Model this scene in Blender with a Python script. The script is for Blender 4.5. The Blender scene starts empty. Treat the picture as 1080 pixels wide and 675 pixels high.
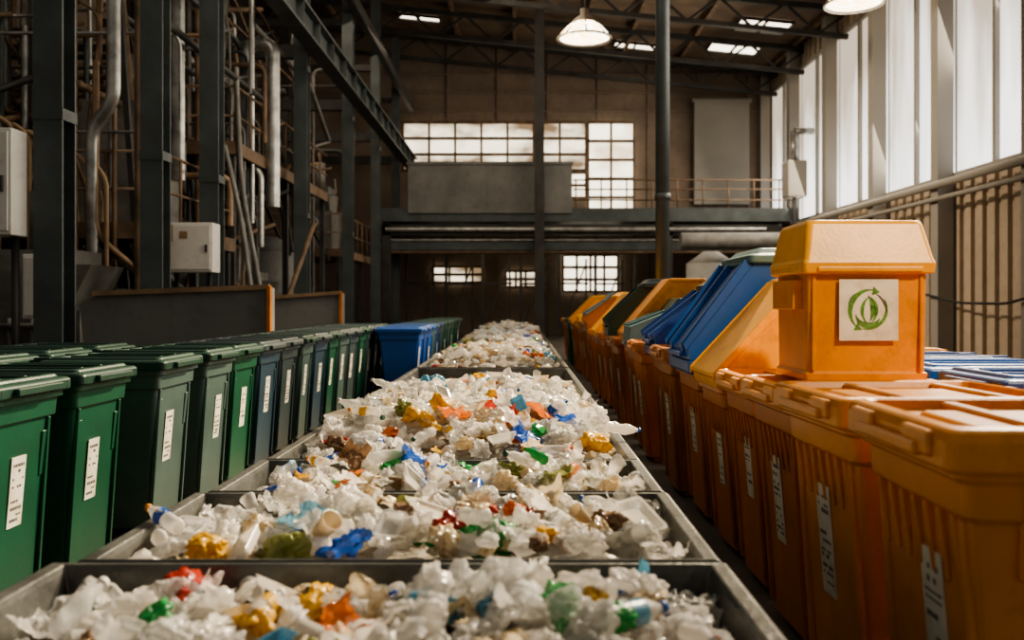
import bpy, bmesh, math, random
from mathutils import Vector, Matrix, noise
R = random.Random(11)
COL = bpy.context.scene.collection

# ------------------------------------------------------------------ materials
def newmat(name):
    m = bpy.data.materials.new(name); m.use_nodes = True
    nt = m.node_tree; nt.nodes.clear()
    out = nt.nodes.new('ShaderNodeOutputMaterial')
    return m, nt, out
def N(nt, t, **kw):
    n = nt.nodes.new(t)
    for k, v in kw.items():
        setattr(n, k, v)
    return n
def ramp(nt, fac, stops):
    r = N(nt, 'ShaderNodeValToRGB')
    e = r.color_ramp.elements
    e[0].position, e[0].color = stops[0][0], (*stops[0][1], 1)
    e[1].position, e[1].color = stops[1][0], (*stops[1][1], 1)
    for p, c in stops[2:]:
        x = e.new(p); x.color = (*c, 1)
    nt.links.new(fac, r.inputs[0]); return r.outputs[0]
def mat(name, col, rough=.6, metal=0, var=.3, scale=5, bump=0.0, bscale=30, dirt=0.0, dirtcol=(.06,.045,.03), streak=False):
    m, nt, out = newmat(name)
    b = N(nt, 'ShaderNodeBsdfPrincipled')
    tc = N(nt, 'ShaderNodeTexCoord')
    n = N(nt, 'ShaderNodeTexNoise'); n.inputs['Scale'].default_value = scale; n.inputs['Detail'].default_value = 5
    nt.links.new(tc.outputs['Object'], n.inputs['Vector'])
    lo = tuple(c*(1-var) for c in col); hi = tuple(min(1, c*(1+var)) for c in col)
    c = ramp(nt, n.outputs[0], [(.3, lo), (.7, hi)])
    if dirt > 0:
        mp = N(nt, 'ShaderNodeMapping')
        mp.inputs['Scale'].default_value = (3, 3, 2.6) if streak else (3, 3, 3)
        nt.links.new(tc.outputs['Object'], mp.inputs[0])
        n2 = N(nt, 'ShaderNodeTexNoise'); n2.inputs['Scale'].default_value = 1.4; n2.inputs['Detail'].default_value = 10
        n2.inputs['Roughness'].default_value = .72
        nt.links.new(mp.outputs[0], n2.inputs['Vector'])
        f = ramp(nt, n2.outputs[0], [(.50, (0,0,0)), (.74, (dirt,)*3)])
        mx = N(nt, 'ShaderNodeMix', data_type='RGBA')
        nt.links.new(f, mx.inputs[0]); nt.links.new(c, mx.inputs[6]); mx.inputs[7].default_value = (*dirtcol, 1)
        c = mx.outputs[2]
    nt.links.new(c, b.inputs['Base Color'])
    b.inputs['Roughness'].default_value = rough; b.inputs['Metallic'].default_value = metal
    if bump > 0:
        n3 = N(nt, 'ShaderNodeTexNoise'); n3.inputs['Scale'].default_value = bscale; n3.inputs['Detail'].default_value = 4
        nt.links.new(tc.outputs['Object'], n3.inputs['Vector'])
        bp = N(nt, 'ShaderNodeBump'); bp.inputs['Strength'].default_value = bump; bp.inputs['Distance'].default_value = .02
        nt.links.new(n3.outputs[0], bp.inputs['Height']); nt.links.new(bp.outputs[0], b.inputs['Normal'])
    nt.links.new(b.outputs[0], out.inputs[0])
    return m
def film(name, col, clear=.2, trans=.3, rough=.16):
    m, nt, out = newmat(name)
    b = N(nt, 'ShaderNodeBsdfPrincipled'); b.inputs['Roughness'].default_value = rough
    tc = N(nt, 'ShaderNodeTexCoord')
    n = N(nt, 'ShaderNodeTexNoise'); n.inputs['Scale'].default_value = 1.8; n.inputs['Detail'].default_value = 6
    nt.links.new(tc.outputs['Object'], n.inputs['Vector'])
    c = ramp(nt, n.outputs[0], [(.3, tuple(x*.6 for x in col)), (.6, col)])
    nt.links.new(c, b.inputs['Base Color'])
    v = N(nt, 'ShaderNodeTexVoronoi'); v.inputs['Scale'].default_value = 3.2; v.feature = 'DISTANCE_TO_EDGE'
    nt.links.new(tc.outputs['Object'], v.inputs['Vector'])
    bp = N(nt, 'ShaderNodeBump'); bp.inputs['Strength'].default_value = .3; bp.inputs['Distance'].default_value = .1
    nt.links.new(v.outputs[0], bp.inputs['Height']); nt.links.new(bp.outputs[0], b.inputs['Normal'])
    t = N(nt, 'ShaderNodeBsdfTranslucent'); t.inputs[0].default_value = (*col, 1)
    m1 = N(nt, 'ShaderNodeMixShader'); m1.inputs[0].default_value = trans
    nt.links.new(b.outputs[0], m1.inputs[1]); nt.links.new(t.outputs[0], m1.inputs[2])
    tr = N(nt, 'ShaderNodeBsdfTransparent')
    fr = N(nt, 'ShaderNodeLayerWeight'); fr.inputs[0].default_value = .35
    mr = N(nt, 'ShaderNodeMapRange'); mr.inputs[3].default_value = min(.9,clear*1.35); mr.inputs[4].default_value = clear*.25
    nt.links.new(fr.outputs[1], mr.inputs[0])
    m2 = N(nt, 'ShaderNodeMixShader')
    nt.links.new(mr.outputs[0], m2.inputs[0])
    nt.links.new(m1.outputs[0], m2.inputs[1]); nt.links.new(tr.outputs[0], m2.inputs[2])
    nt.links.new(m2.outputs[0], out.inputs[0])
    return m
def glow(name, lo, hi, strength, scale=(.3,.6,.3), zlo=None, zhi=None, topdim=.35, p=(.3,.62)):
    m, nt, out = newmat(name)
    e = N(nt, 'ShaderNodeEmission'); e.inputs[1].default_value = strength
    tc = N(nt, 'ShaderNodeTexCoord'); mp = N(nt, 'ShaderNodeMapping'); mp.inputs['Scale'].default_value = scale
    nt.links.new(tc.outputs['Object'], mp.inputs[0])
    n = N(nt, 'ShaderNodeTexNoise'); n.inputs['Scale'].default_value = 1; n.inputs['Detail'].default_value = 3
    nt.links.new(mp.outputs[0], n.inputs['Vector'])
    fac = n.outputs[0]
    if zlo is not None:
        s = N(nt, 'ShaderNodeSeparateXYZ'); nt.links.new(tc.outputs['Object'], s.inputs[0])
        mr = N(nt, 'ShaderNodeMapRange'); mr.inputs[1].default_value = zlo; mr.inputs[2].default_value = zhi
        mr.inputs[3].default_value = .2; mr.inputs[4].default_value = -topdim
        nt.links.new(s.outputs[2], mr.inputs[0])
        a = N(nt, 'ShaderNodeMath', operation='ADD'); nt.links.new(fac, a.inputs[0]); nt.links.new(mr.outputs[0], a.inputs[1])
        fac = a.outputs[0]
    c = ramp(nt, fac, [(p[0], lo), (p[1], hi)])
    nt.links.new(c, e.inputs[0]); nt.links.new(e.outputs[0], out.inputs[0])
    return m

# ------------------------------------------------------------------ geometry helpers
def box(bm, x0, x1, y0, y1, z0, z1, mi=0):
    vs = [bm.verts.new(p) for p in ((x0,y0,z0),(x1,y0,z0),(x1,y1,z0),(x0,y1,z0),(x0,y0,z1),(x1,y0,z1),(x1,y1,z1),(x0,y1,z1))]
    for q in ((0,3,2,1),(4,5,6,7),(0,1,5,4),(1,2,6,5),(2,3,7,6),(3,0,4,7)):
        f = bm.faces.new([vs[i] for i in q]); f.material_index = mi
def obox(bm, p0, p1, w, h, mi=0):
    p0, p1 = Vector(p0), Vector(p1); d = (p1-p0).normalized()
    up = Vector((0,0,1)) if abs(d.z) < .95 else Vector((0,1,0))
    s = d.cross(up).normalized()*w/2; u = s.cross(d).normalized()*h/2
    a = [bm.verts.new(p0+q) for q in (-s-u, s-u, s+u, -s+u)]
    b = [bm.verts.new(p1+q) for q in (-s-u, s-u, s+u, -s+u)]
    fs = [bm.faces.new(a[::-1]), bm.faces.new(b)]
    for i in range(4):
        fs.append(bm.faces.new((a[i], a[(i+1)%4], b[(i+1)%4], b[i])))
    for f in fs: f.material_index = mi
def tube(bm, p0, p1, r, seg=12, mi=0, r1=None, cap=True):
    p0, p1 = Vector(p0), Vector(p1); d = (p1-p0).normalized(); r1 = r if r1 is None else r1
    up = Vector((0,0,1)) if abs(d.z) < .95 else Vector((1,0,0))
    s = d.cross(up).normalized(); u = s.cross(d)
    A, B = [], []
    for i in range(seg):
        a = 2*math.pi*i/seg; q = s*math.cos(a)+u*math.sin(a)
        A.append(bm.verts.new(p0+q*r)); B.append(bm.verts.new(p1+q*r1))
    for i in range(seg):
        f = bm.faces.new((A[i], A[(i+1)%seg], B[(i+1)%seg], B[i])); f.material_index = mi; f.smooth = True
    if cap:
        f = bm.faces.new(A[::-1]); f.material_index = mi
        f = bm.faces.new(B); f.material_index = mi
def lathe(bm, prof, seg=14, mi=0, bottom=True):
    rings = []
    for r, z in prof:
        rings.append([bm.verts.new((r*math.cos(2*math.pi*i/seg), r*math.sin(2*math.pi*i/seg), z)) for i in range(seg)])
    for a, b in zip(rings, rings[1:]):
        for i in range(seg):
            f = bm.faces.new((a[i], a[(i+1)%seg], b[(i+1)%seg], b[i])); f.smooth = True; f.material_index = mi
    if bottom: bm.faces.new(rings[0][::-1]).material_index = mi
    return rings
def rring(bm, cx, hx, hy, r, z, n=4):
    out = []
    for (sx, sy, a0) in ((1,1,0),(-1,1,90),(-1,-1,180),(1,-1,270)):
        for k in range(n+1):
            a = math.radians(a0+90*k/n)
            out.append(bm.verts.new((cx+sx*(hx-r)+r*math.cos(a), sy*(hy-r)+r*math.sin(a), z)))
    return out
def loft(bm, rings, top=True, bottom=True, mi=0):
    rs = [rring(bm, *q) for q in rings]
    for a, b in zip(rs, rs[1:]):
        n = len(a)
        for i in range(n):
            bm.faces.new((a[i], a[(i+1)%n], b[(i+1)%n], b[i])).material_index = mi
    if bottom: bm.faces.new(rs[0][::-1]).material_index = mi
    if top: bm.faces.new(rs[-1]).material_index = mi
def prism(bm, pts, y0, y1, mi=0):
    a = [bm.verts.new((x, y0, z)) for x, z in pts]; b = [bm.verts.new((x, y1, z)) for x, z in pts]
    n = len(pts)
    bm.faces.new(a).material_index = mi; bm.faces.new(b[::-1]).material_index = mi
    for i in range(n):
        bm.faces.new((a[i], b[i], b[(i+1)%n], a[(i+1)%n])).material_index = mi
def tomesh(bm, name, mats, recalc=True):
    if recalc: bmesh.ops.recalc_face_normals(bm, faces=bm.faces)
    me = bpy.data.meshes.new(name); bm.to_mesh(me); bm.free()
    for m in (mats if isinstance(mats, (list, tuple)) else [mats]): me.materials.append(m)
    return me
def add(name, data, parent=None, loc=(0,0,0), rot=(0,0,0), scale=(1,1,1), label=None, cat=None, group=None, kind=None):
    o = bpy.data.objects.new(name, data)
    COL.objects.link(o)
    o.location = loc; o.rotation_euler = rot; o.scale = scale
    if parent: o.parent = parent
    if label: o['label'] = label
    if cat: o['category'] = cat
    if group: o['group'] = group
    if kind: o['kind'] = kind
    return o
def bmo(name, fn, mats, **kw):
    bm = bmesh.new(); fn(bm); return add(name, tomesh(bm, name, mats), **kw)
def bevel(o, w=.006, seg=2):
    m = o.modifiers.new('bevel', 'BEVEL'); m.width = w; m.segments = seg; m.limit_method = 'ANGLE'; return o
def pipe_mesh(name, pts, r, m, fillet=.3, res=4):
    P = [Vector(p) for p in pts]; out = [P[0]]
    for i in range(1, len(P)-1):
        a = (P[i-1]-P[i]); b = (P[i+1]-P[i]); f = min(fillet, a.length*.45, b.length*.45)
        A = P[i]+a.normalized()*f; B = P[i]+b.normalized()*f
        for k in range(7):
            t = k/6; out.append(A*(1-t)**2+P[i]*2*t*(1-t)+B*t*t)
    out.append(P[-1])
    cu = bpy.data.curves.new(name, 'CURVE'); cu.dimensions = '3D'; cu.bevel_depth = r; cu.bevel_resolution = res; cu.use_fill_caps = True
    sp = cu.splines.new('POLY'); sp.points.add(len(out)-1)
    for q, p in zip(sp.points, out): q.co = (*p, 1)
    o = bpy.data.objects.new('tmp', cu); COL.objects.link(o)
    dg = bpy.context.evaluated_depsgraph_get()
    me = bpy.data.meshes.new_from_object(o.evaluated_get(dg))
    bpy.data.objects.remove(o); bpy.data.curves.remove(cu)
    me.materials.clear(); me.materials.append(m)
    for p in me.polygons: p.use_smooth = True
    return me

# ------------------------------------------------------------------ material set
M_floor = mat('concrete_floor', (.09,.075,.06), .75, var=.4, scale=1.2, bump=.3, dirt=.6)
M_wall = mat('brown_wall_panel', (.185,.14,.105), .8, var=.2, scale=.8, dirt=.5)
M_wallr = mat('beige_ribbed_wall', (.42,.34,.255), .75, var=.12, scale=.5, dirt=.4, dirtcol=(.2,.14,.09))
M_dark = mat('dark_steel', (.045,.043,.040), .55, .3, var=.4, scale=2, dirt=.4)
M_green = mat('green_grey_steel', (.066,.080,.080), .5, .2, var=.3, scale=2, dirt=.5)
M_rust = mat('brown_rusty_steel', (.16,.105,.065), .7, .2, var=.5, scale=3, dirt=.4)
M_silver = mat('galvanised_steel', (.38,.38,.36), .38, .75, var=.35, scale=4, dirt=.5)
M_grey = mat('weathered_grey_pipe', (.17,.165,.15), .55, .3, var=.3, scale=3, dirt=.4)
M_tan = mat('tan_painted_pipe', (.30,.20,.115), .5, .1, var=.3, scale=3, dirt=.4)
M_conc = mat('grey_panel', (.165,.165,.155), .8, var=.25, scale=1, dirt=.4)
M_lpanel = mat('light_grey_panel', (.29,.27,.235), .7, var=.1, scale=.6)
M_skip = mat('skip_grey_steel', (.19,.19,.175), .6, .1, var=.15, scale=1, dirt=.4)
M_roof = mat('roof_sheet', (.14,.095,.062), .8, var=.3, scale=1)
M_white = mat('off_white_enamel', (.66,.64,.59), .45, var=.1, scale=2, dirt=.4, dirtcol=(.25,.2,.15))
M_trough = mat('worn_grey_steel_trough', (.105,.107,.10), .36, .4, var=.5, scale=4, dirt=.8, dirtcol=(.035,.03,.024), bump=.2)
M_rubber = mat('black_rubber', (.02,.02,.02), .8)
M_sticker = mat('paper_sticker', (.72,.68,.57), .6, var=.14, scale=14, dirt=.9, dirtcol=(.34,.25,.14))
M_ink = mat('black_ink', (.09,.085,.075), .6, var=.5, scale=60)
M_inkg = mat('green_ink', (.08,.22,.035), .6, var=.6, scale=60, dirt=.6, dirtcol=(.35,.35,.2))
def plastic(n, c, d=.45, dc=None): return mat(n, c, .36, 0, var=.16, scale=3.0, dirt=d, dirtcol=dc or tuple(x*.4+.02 for x in c), streak=True, bump=.05, bscale=60)
PC = {
 'green': plastic('green_plastic', (.010,.072,.038)),
 'darkgreen': plastic('dark_green_plastic', (.012,.047,.032)),
 'slate': plastic('slate_plastic', (.045,.066,.068)),
 'greygreen': plastic('grey_green_plastic', (.065,.103,.093)),
 'slateblue': plastic('slate_blue_plastic', (.03,.058,.08)),
 'blue': plastic('blue_plastic', (.009,.085,.33)),
 'navy': plastic('deep_blue_plastic', (.008,.05,.21)),
 'teal': plastic('teal_plastic', (.09,.165,.175)),
 'orange': plastic('orange_plastic', (.70,.26,.012), .7, (.26,.095,.02)),
 'deeporange': plastic('deep_orange_plastic', (.50,.155,.010), .7, (.17,.06,.015)),
 'brownorange': plastic('brown_orange_plastic', (.36,.12,.018), .7, (.13,.05,.015)),
 'yellow': plastic('yellow_orange_plastic', (.86,.40,.02), .7, (.34,.15,.03)),
}

# ------------------------------------------------------------------ building shell
def st(name, fn, m): return bmo(name, fn, m, kind='structure')
st('floor', lambda b: box(b, -13, 12, -2, 41, -.1, 0), M_floor)
def back(b):
    box(b, -13, 11.2, 40, 40.3, 0, 14)
    for i in range(11): box(b, -12+i*2.2, -11.9+i*2.2, 39.93, 40, 0, 14)
    for z in (9.8, 10.6, 11.4, 4.2): box(b, -12, 11, 39.9, 40, z, z+.08)
st('wall_back', back, M_wall)
def rw(b):
    def ribs(z0, z1):
        box(b, 11.08, 11.3, 16, 40, z0, z1)
        y = 16.0
        while y < 39.8:
            box(b, 10.98, 11.08, y, y+.28, z0, z1); y += .56
    ribs(0, 4.6); ribs(10.6, 12)
st('wall_right', rw, M_wallr)
st('wall_left', lambda b: box(b, -12.3, -12, 8, 40, 0, 14), M_wall)
def zr(x): return 11.45+(11.2-x)*.1
def roof(b):
    vs = [(-12.3,16),(11.3,16),(11.3,40.3),(-12.3,40.3)]
    lo = [b.verts.new((x,y,zr(x))) for x,y in vs]; hi = [b.verts.new((x,y,zr(x)+.2)) for x,y in vs]
    b.faces.new(lo[::-1]); b.faces.new(hi)
    for i in range(4): b.faces.new((lo[i],lo[(i+1)%4],hi[(i+1)%4],hi[i]))
st('ceiling', roof, M_roof)

M_win = glow('window_translucent', (.36,.30,.23), (1,.95,.88), 2.2, (.2,.7,.14), 4.6, 10.5, .30, (.32,.68))
M_winb = glow('window_back_glow', (.16,.105,.06), (1,.87,.64), 2.3, (.45,.2,.9), None, None, 0, (.40,.62))
M_winb2 = glow('window_back_bright', (.6,.48,.32), (1,.90,.70), 2.8, (.5,.2,.7), None, None, 0, (.34,.56))
M_sky = glow('skylight_glow', (.8,.68,.5), (1,.9,.72), 4.0)
ys = [16.0, 18.9, 23.1, 27.3, 31.5, 35.7, 39.9]
wi = 1
for a, b_ in zip(ys, ys[1:]):
    def w(b, a=a, b_=b_):
        box(b, 11.06, 11.1, a+.1, b_-.1, 4.65, 10.55, 0)
        y = (a+b_)/2
        box(b, 10.94, 11.05, y-.07, y+.07, 4.65, 10.55, 1)
        for z in (4.62, 10.55): box(b, 10.92, 11.05, a+.1, b_-.1, z-.06, z+.06, 1)
    st('window_%d' % wi, w, [M_win, M_lpanel]); wi += 1
def wb(x0, x1, z0, z1, nx, nz):
    def f(b):
        box(b, x0, x1, 39.84, 39.88, z0, z1, 0)
        for i in range(nx+1):
            x = x0+(x1-x0)*i/nx; box(b, x-.05, x+.05, 39.74, 39.84, z0, z1, 1)
        for i in range(nz+1):
            z = z0+(z1-z0)*i/nz; box(b, x0, x1, 39.72, 39.84, z-.06, z+.06, 1)
    return f
for a,m_ in (((-5.1,2.9,7.2,9.3,7,3),M_winb), ((3.0,5.0,5.2,9.3,2,5),M_winb2), ((1.2,2.9,6.0,7.1,2,2),M_winb2), ((1.9,4.3,1.9,3.5,4,3),M_winb2), ((-.6,.7,2.1,2.8,3,2),M_winb), ((-3.8,-1.6,2.3,3.0,3,2),M_winb)):
    st('window_%d' % wi, wb(*a), [m_, M_rust]); wi += 1
for (x0,x1,y0,y1) in ((3.9,5.6,37.2,38.0),(8.0,9.9,32.8,34.2),(7.6,9.6,36.0,37.2),(-4.9,-3.2,36.4,37.0)):
    def f(b):
        v = [b.verts.new((x,y,zr(x)-.06)) for x,y in ((x0,y0),(x0,y1),(x1,y1),(x1,y0))]
        b.faces.new(v).material_index = 0
        for (p,q) in (((x0,y0),(x1,y0)),((x0,y1),(x1,y1)),((x0,y0),(x0,y1)),((x1,y0),(x1,y1)),(((x0+x1)/2,y0),((x0+x1)/2,y1))):
            obox(b, (*p,zr(p[0])-.08), (*q,zr(q[0])-.08), .08, .1, 1)
    st('window_%d' % wi, f, [M_sky, M_dark]); wi += 1

M_lamp = glow('lamp_glow', (1,.66,.28), (1,.93,.75), 6, (5,5,5), None, None, 0, (.4,.6))
M_shade = mat('lamp_shade_metal', (.25,.21,.16), .35, .5)
for x,y,z in ((1.85,26,8.95),(9.0,24.5,9.45)):
    e = add('pendant_lamp', None, loc=(x,y,z), label='large glowing dome factory lamp hanging from the roof', cat='lamp', group='hanging factory lamps')
    bmo('lamp_shade', lambda b: (lathe(b,[(.36,.42),(.34,.5),(.2,.62),(.12,.66),(.12,.85),(.0,.86)],28,0,False),
        [obox(b,(.78*math.cos(a*math.pi/4),.78*math.sin(a*math.pi/4),.0),(.35*math.cos(a*math.pi/4),.35*math.sin(a*math.pi/4),.46),.05,.03) for a in range(8)]), M_shade, parent=e)
    bmo('bulb', lambda b: lathe(b,[(.001,-.06),(.4,-.03),(.72,.02),(.68,.12),(.5,.33),(.35,.44)],28,0,False), M_lamp, parent=e)
    bmo('lens_ring', lambda b: lathe(b,[(.73,.03),(.79,.02),(.79,-.03),(.72,-.02)],28,0,False), M_shade, parent=e)
    bmo('cable', lambda b: tube(b,(0,0,.85),(0,0,zr(x)-z),.025,8), M_dark, parent=e)

def truss(b):
    ztop = lambda x: zr(x)-.25
    obox(b, (-12,0,ztop(-12)), (11,0,ztop(11)), .18, .2)
    obox(b, (-12,0,ztop(-12)-.9), (11,0,ztop(11)-.9), .16, .16)
    x = -12; k = 0
    while x < 10.8:
        x2 = x+1.1
        za, zb = ztop(x)-(0 if k%2 else .9), ztop(x2)-(.9 if k%2 else 0)
        obox(b, (x,0,za), (x2,0,zb), .08, .08); x = x2; k += 1
tb = bmesh.new(); truss(tb); tme = tomesh(tb, 'roof_truss', M_dark)
for y in (30.5, 35.2, 38.9):
    add('roof_truss', tme, loc=(0,y,0), label='dark steel lattice truss under the sloping roof', cat='roof truss', group='roof trusses')
for x in (-10,-7.6,-2.6,-.2,2.6,4.4,6.8,10.6):
    bmo('roof_purlin', lambda b: box(b, x-.07, x+.07, 17, 39.9, zr(x)-.2, zr(x)-.02), M_rust, label='brown steel purlin running along the roof underside', cat='beam', group='roof purlins')

# ------------------------------------------------------------------ steel columns
def icol(b, h, w=.3):
    box(b, -w/2, w/2, -w/2, -w/2+.03, 0, h); box(b, -w/2, w/2, w/2-.03, w/2, 0, h)
    box(b, -.02, .02, -w/2+.03, w/2-.03, 0, h)
    box(b, -w*.7, w*.7, -w*.7, w*.7, 0, .04)
    for z in (3.3, 6.6): box(b, -w*.53, w*.53, -w*.53, w*.53, z, z+.12)
cb = bmesh.new(); icol(cb, 11.9); cme = tomesh(cb, 'steel_column', M_green)
for y in (9.6, 12.25, 14.5, 20.5, 26, 31, 36):
    add('steel_column', cme, loc=(-4.9,y,0), label='green-grey steel I-beam column beside the machinery', cat='column', group='hall columns')
cb = bmesh.new(); icol(cb, 11.9, .26); cme2 = tomesh(cb, 'steel_column', M_dark)
for y in (15.5, 18.5, 22, 26, 31):
    add('steel_column', cme2, loc=(-8.0,y,0), label='dark steel column standing among the pipework', cat='column', group='machinery columns')
cb = bmesh.new(); box(cb, -.2, .2, -.2, .2, 0, 11.3); box(cb, -.28,.28,-.25,.25,0,.05); cme3 = tomesh(cb, 'wall_column', M_lpanel)
for y in ys[1:]:
    add('wall_column', cme3, loc=(10.72,y,0), label='beige steel column against the window wall', cat='column', group='window wall columns')
def pole(b): tube(b, (0,0,0), (0,0,11.95), .11, 20); tube(b, (0,0,0),(0,0,.04), .22, 20); tube(b,(0,0,3.0),(0,0,3.1),.125,20)
bmo('round_pole', pole, M_green, loc=(2.23,14.2,0), label='tall grey-green round steel pole rising above the orange bins', cat='pole')
def crane(b):
    box(b, -.18,.18, 9,39, 7.0,7.05); box(b,-.18,.18,9,39,7.55,7.6); box(b,-.02,.02,9,39,7.05,7.55)
    y = 9.5
    while y < 39: box(b,-.17,.17,y,y+.03,7.05,7.55); y += 1.5
bmo('crane_rail_beam', crane, M_green, loc=(-4.55,0,0), label='long green-grey steel crane beam bolted along the columns', cat='beam')
bmo('crane_rail_beam', lambda b: (box(b,-.1,.1,14,39,9.6,9.95)), M_dark, loc=(-4.62,0,0), label='dark upper steel beam along the columns', cat='beam')
for y in (14.5, 20.5, 26, 31, 36):
    bmo('cross_beam', lambda b: (box(b,-12,-5.05,y-.1,y+.1,6.9,7.2)), M_dark, label='dark steel cross beam over the machinery', cat='beam', group='cross beams')
    bmo('cross_beam', lambda b: (box(b,-12,-5.05,y-.08,y+.08,9.3,9.5)), M_dark, label='dark steel cross beam over the machinery', cat='beam', group='cross beams')
for z, r in ((4.35,.10),(4.0,.06)):
    add('wall_pipe', pipe_mesh('wall_pipe', [(10.42,17,z),(10.42,39,z)], r, M_lpanel), label='pale pipe running along the window wall', cat='pipe', group='wall pipes')
add('hanging_cable', pipe_mesh('hanging_cable', [(10.4,18,1.6),(10.4,19.5,1.38),(10.4,21.5,1.40),(10.4,24,1.7)], .03, M_rubber), label='black cable sagging along the ribbed wall', cat='cable')
for i,(y,x,z,h) in enumerate(((32.8,9.9,5.2,1.3),)):
    e = add('ventilation_unit', None, loc=(x,y,0), label='grey ventilation unit with pipes standing by the window wall', cat='ventilation unit')
    bevel(bmo('housing', lambda b: box(b,-.35,.35,-.4,.4,z,z+h), M_lpanel, parent=e), .05)
    bmo('duct', lambda b: (tube(b,(0,0,z+h),(0,0,z+h+1.1),.14), tube(b,(0,0,z+h+1.1),(.7,0,z+h+1.1),.12)), M_silver, parent=e)
    bmo('stand', lambda b: (box(b,-.06,.06,-.06,.06,0,z),box(b,-.25,.25,-.25,.25,0,.04)), M_dark, parent=e)

# ------------------------------------------------------------------ back mezzanine
mz = add('mezzanine', None, loc=(0,34,0), label='steel mezzanine platform with grey parapet spanning the hall end', cat='mezzanine')
bmo('deck', lambda b: (box(b,-5.3,10.4,0,5.6,4.55,4.85), box(b,-5.3,10.4,-.06,0,4.45,4.95)), M_green, parent=mz)
bmo('beam', lambda b: (box(b,-5.3,10.4,.1,.35,3.95,4.35),), M_dark, parent=mz)
bmo('beam', lambda b: (box(b,-5.3,10.4,.3,.5,3.4,3.7),), M_green, parent=mz)
def par(b):
    box(b,-4.15,1.95,-.15,-.05,4.75,6.6); box(b,-4.2,2.0,-.2,0,6.55,6.66); box(b,-1.2,-1.17,-.165,-.15,4.8,6.55)
bmo('parapet', par, M_conc, parent=mz)
def rail(b):
    x = 2.1
    while x < 10.3:
        tube(b,(x,0,4.85),(x,0,6.0),.03,6); x += .95
    for z in (5.25,5.65,6.0): tube(b,(2.0,0,z),(10.3,0,z),.03,6)
bmo('railing', rail, M_rust, parent=mz)
for x in (-5.0,.75,5.6,10):
    bmo('post', lambda b: box(b,x-.14,x+.14,.1,.38,0,4.5), M_dark, parent=mz)
bmo('steel_column', lambda b: box(b,.55,.9,-.2,.1,0,12.3), M_dark, loc=(0,33.5,0), label='dark steel column in front of the mezzanine', cat='column')
for k,(z,y,r) in enumerate(((4.15,34.0,.1),(3.78,34.4,.08),(3.33,34.4,.07))):
    add('horizontal_pipe', pipe_mesh('horizontal_pipe', [(-5,y,z),(9.2,y,z)], r, M_silver if k<2 else M_rust, res=3), label='long horizontal pipe under the mezzanine', cat='pipe', group='mezzanine pipes')
bevel(bmo('wall_hatch', lambda b: (box(b,7.6,10.0,39.6,39.9,5.7,10.2), box(b,7.5,10.1,39.55,39.9,10.15,10.3)), M_lpanel, label='large plain light grey panel on the end wall', cat='wall panel'), .02)
for i in range(9):
    x = -4.6+i*1.55
    bmo('support_frame', lambda b: (obox(b,(x,0,0),(x,0,4.4),.12,.12), obox(b,(x,0,0.2),(x+1.1,0,3.0),.06,.06), obox(b,(x,0,2.2),(x+1.2,0,2.2),.08,.08), obox(b,(x+1.1,0,0),(x+1.1,0,3.2),.08,.08)), M_dark,
        loc=(0,37.0+(i%2)*.8,0), label='dark braced steel support frame below the mezzanine', cat='steel frame', group='support frames')
add('ventilation_duct', pipe_mesh('ventilation_duct', [(5.7,32.2,3.6),(9.3,32.2,3.6)], .30, M_grey, .5, 6), label='fat grey ventilation duct below the mezzanine railing', cat='duct')
def tankf(b):
    tube(b,(0,0,.6),(0,0,2.7),.8,24); tube(b,(0,0,2.7),(0,0,3.1),.8,24,r1=.25); tube(b,(0,0,.6),(0,0,.2),.8,24,r1=.3)
    for a in range(4):
        c,s = math.cos(a*1.57+.78)*.7, math.sin(a*1.57+.78)*.7
        tube(b,(c,s,0),(c,s,.8),.06,8)
tb = bmesh.new(); tankf(tb); tankme = tomesh(tb,'storage_tank',M_conc)
for p in ((-6.9,18.0,0),(-6.5,23.5,0),(-9.4,20.3,0),(8.6,29.0,0),(6.3,30.0,0)):
    add('storage_tank', tankme, loc=p, label='grey cylindrical process tank on legs', cat='tank', group='process tanks')

# ------------------------------------------------------------------ left machinery
def platform(x0,x1,y0,y1,z,label):
    e = add('steel_platform', None, loc=(x0,y0,0), label=label, cat='platform', group='machinery platforms')
    L, W = x1-x0, y1-y0
    def deck(b):
        box(b,0,L,0,W,z-.06,z); box(b,0,L,-.03,0.03,z-.22,z+.02); box(b,L-.03,L+.03,0,W,z-.22,z+.02)
    bmo('deck', deck, M_rust, parent=e)
    for (x,y) in ((.1,.1),(L-.1,.1),(.1,W-.1),(L-.1,W-.1),(L/2,.1),(L-.1,W/2)):
        bmo('leg', lambda b: box(b,x-.06,x+.06,y-.06,y+.06,0,z-.06), M_dark, parent=e)
    def r(b):
        k = 0
        while k < L: tube(b,(k,0,z),(k,0,z+1.05),.025,6); k += .9
        k = 0
        while k < W: tube(b,(L,k,z),(L,k,z+1.05),.025,6); k += .9
        for zz in (z+.5,z+1.05): tube(b,(0,0,zz),(L,0,zz),.025,6); tube(b,(L,0,zz),(L,W,zz),.025,6)
    bmo('railing', r, M_rust, parent=e)
platform(-9.6,-5.25,13.2,16.7,2.55,'low steel platform with railing among pipework')
platform(-11.6,-5.3,17.0,25.0,4.4,'raised steel platform with railing above the tanks')
platform(-11.6,-5.3,27.0,35,3.0,'far steel platform with railing along the hall')
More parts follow.
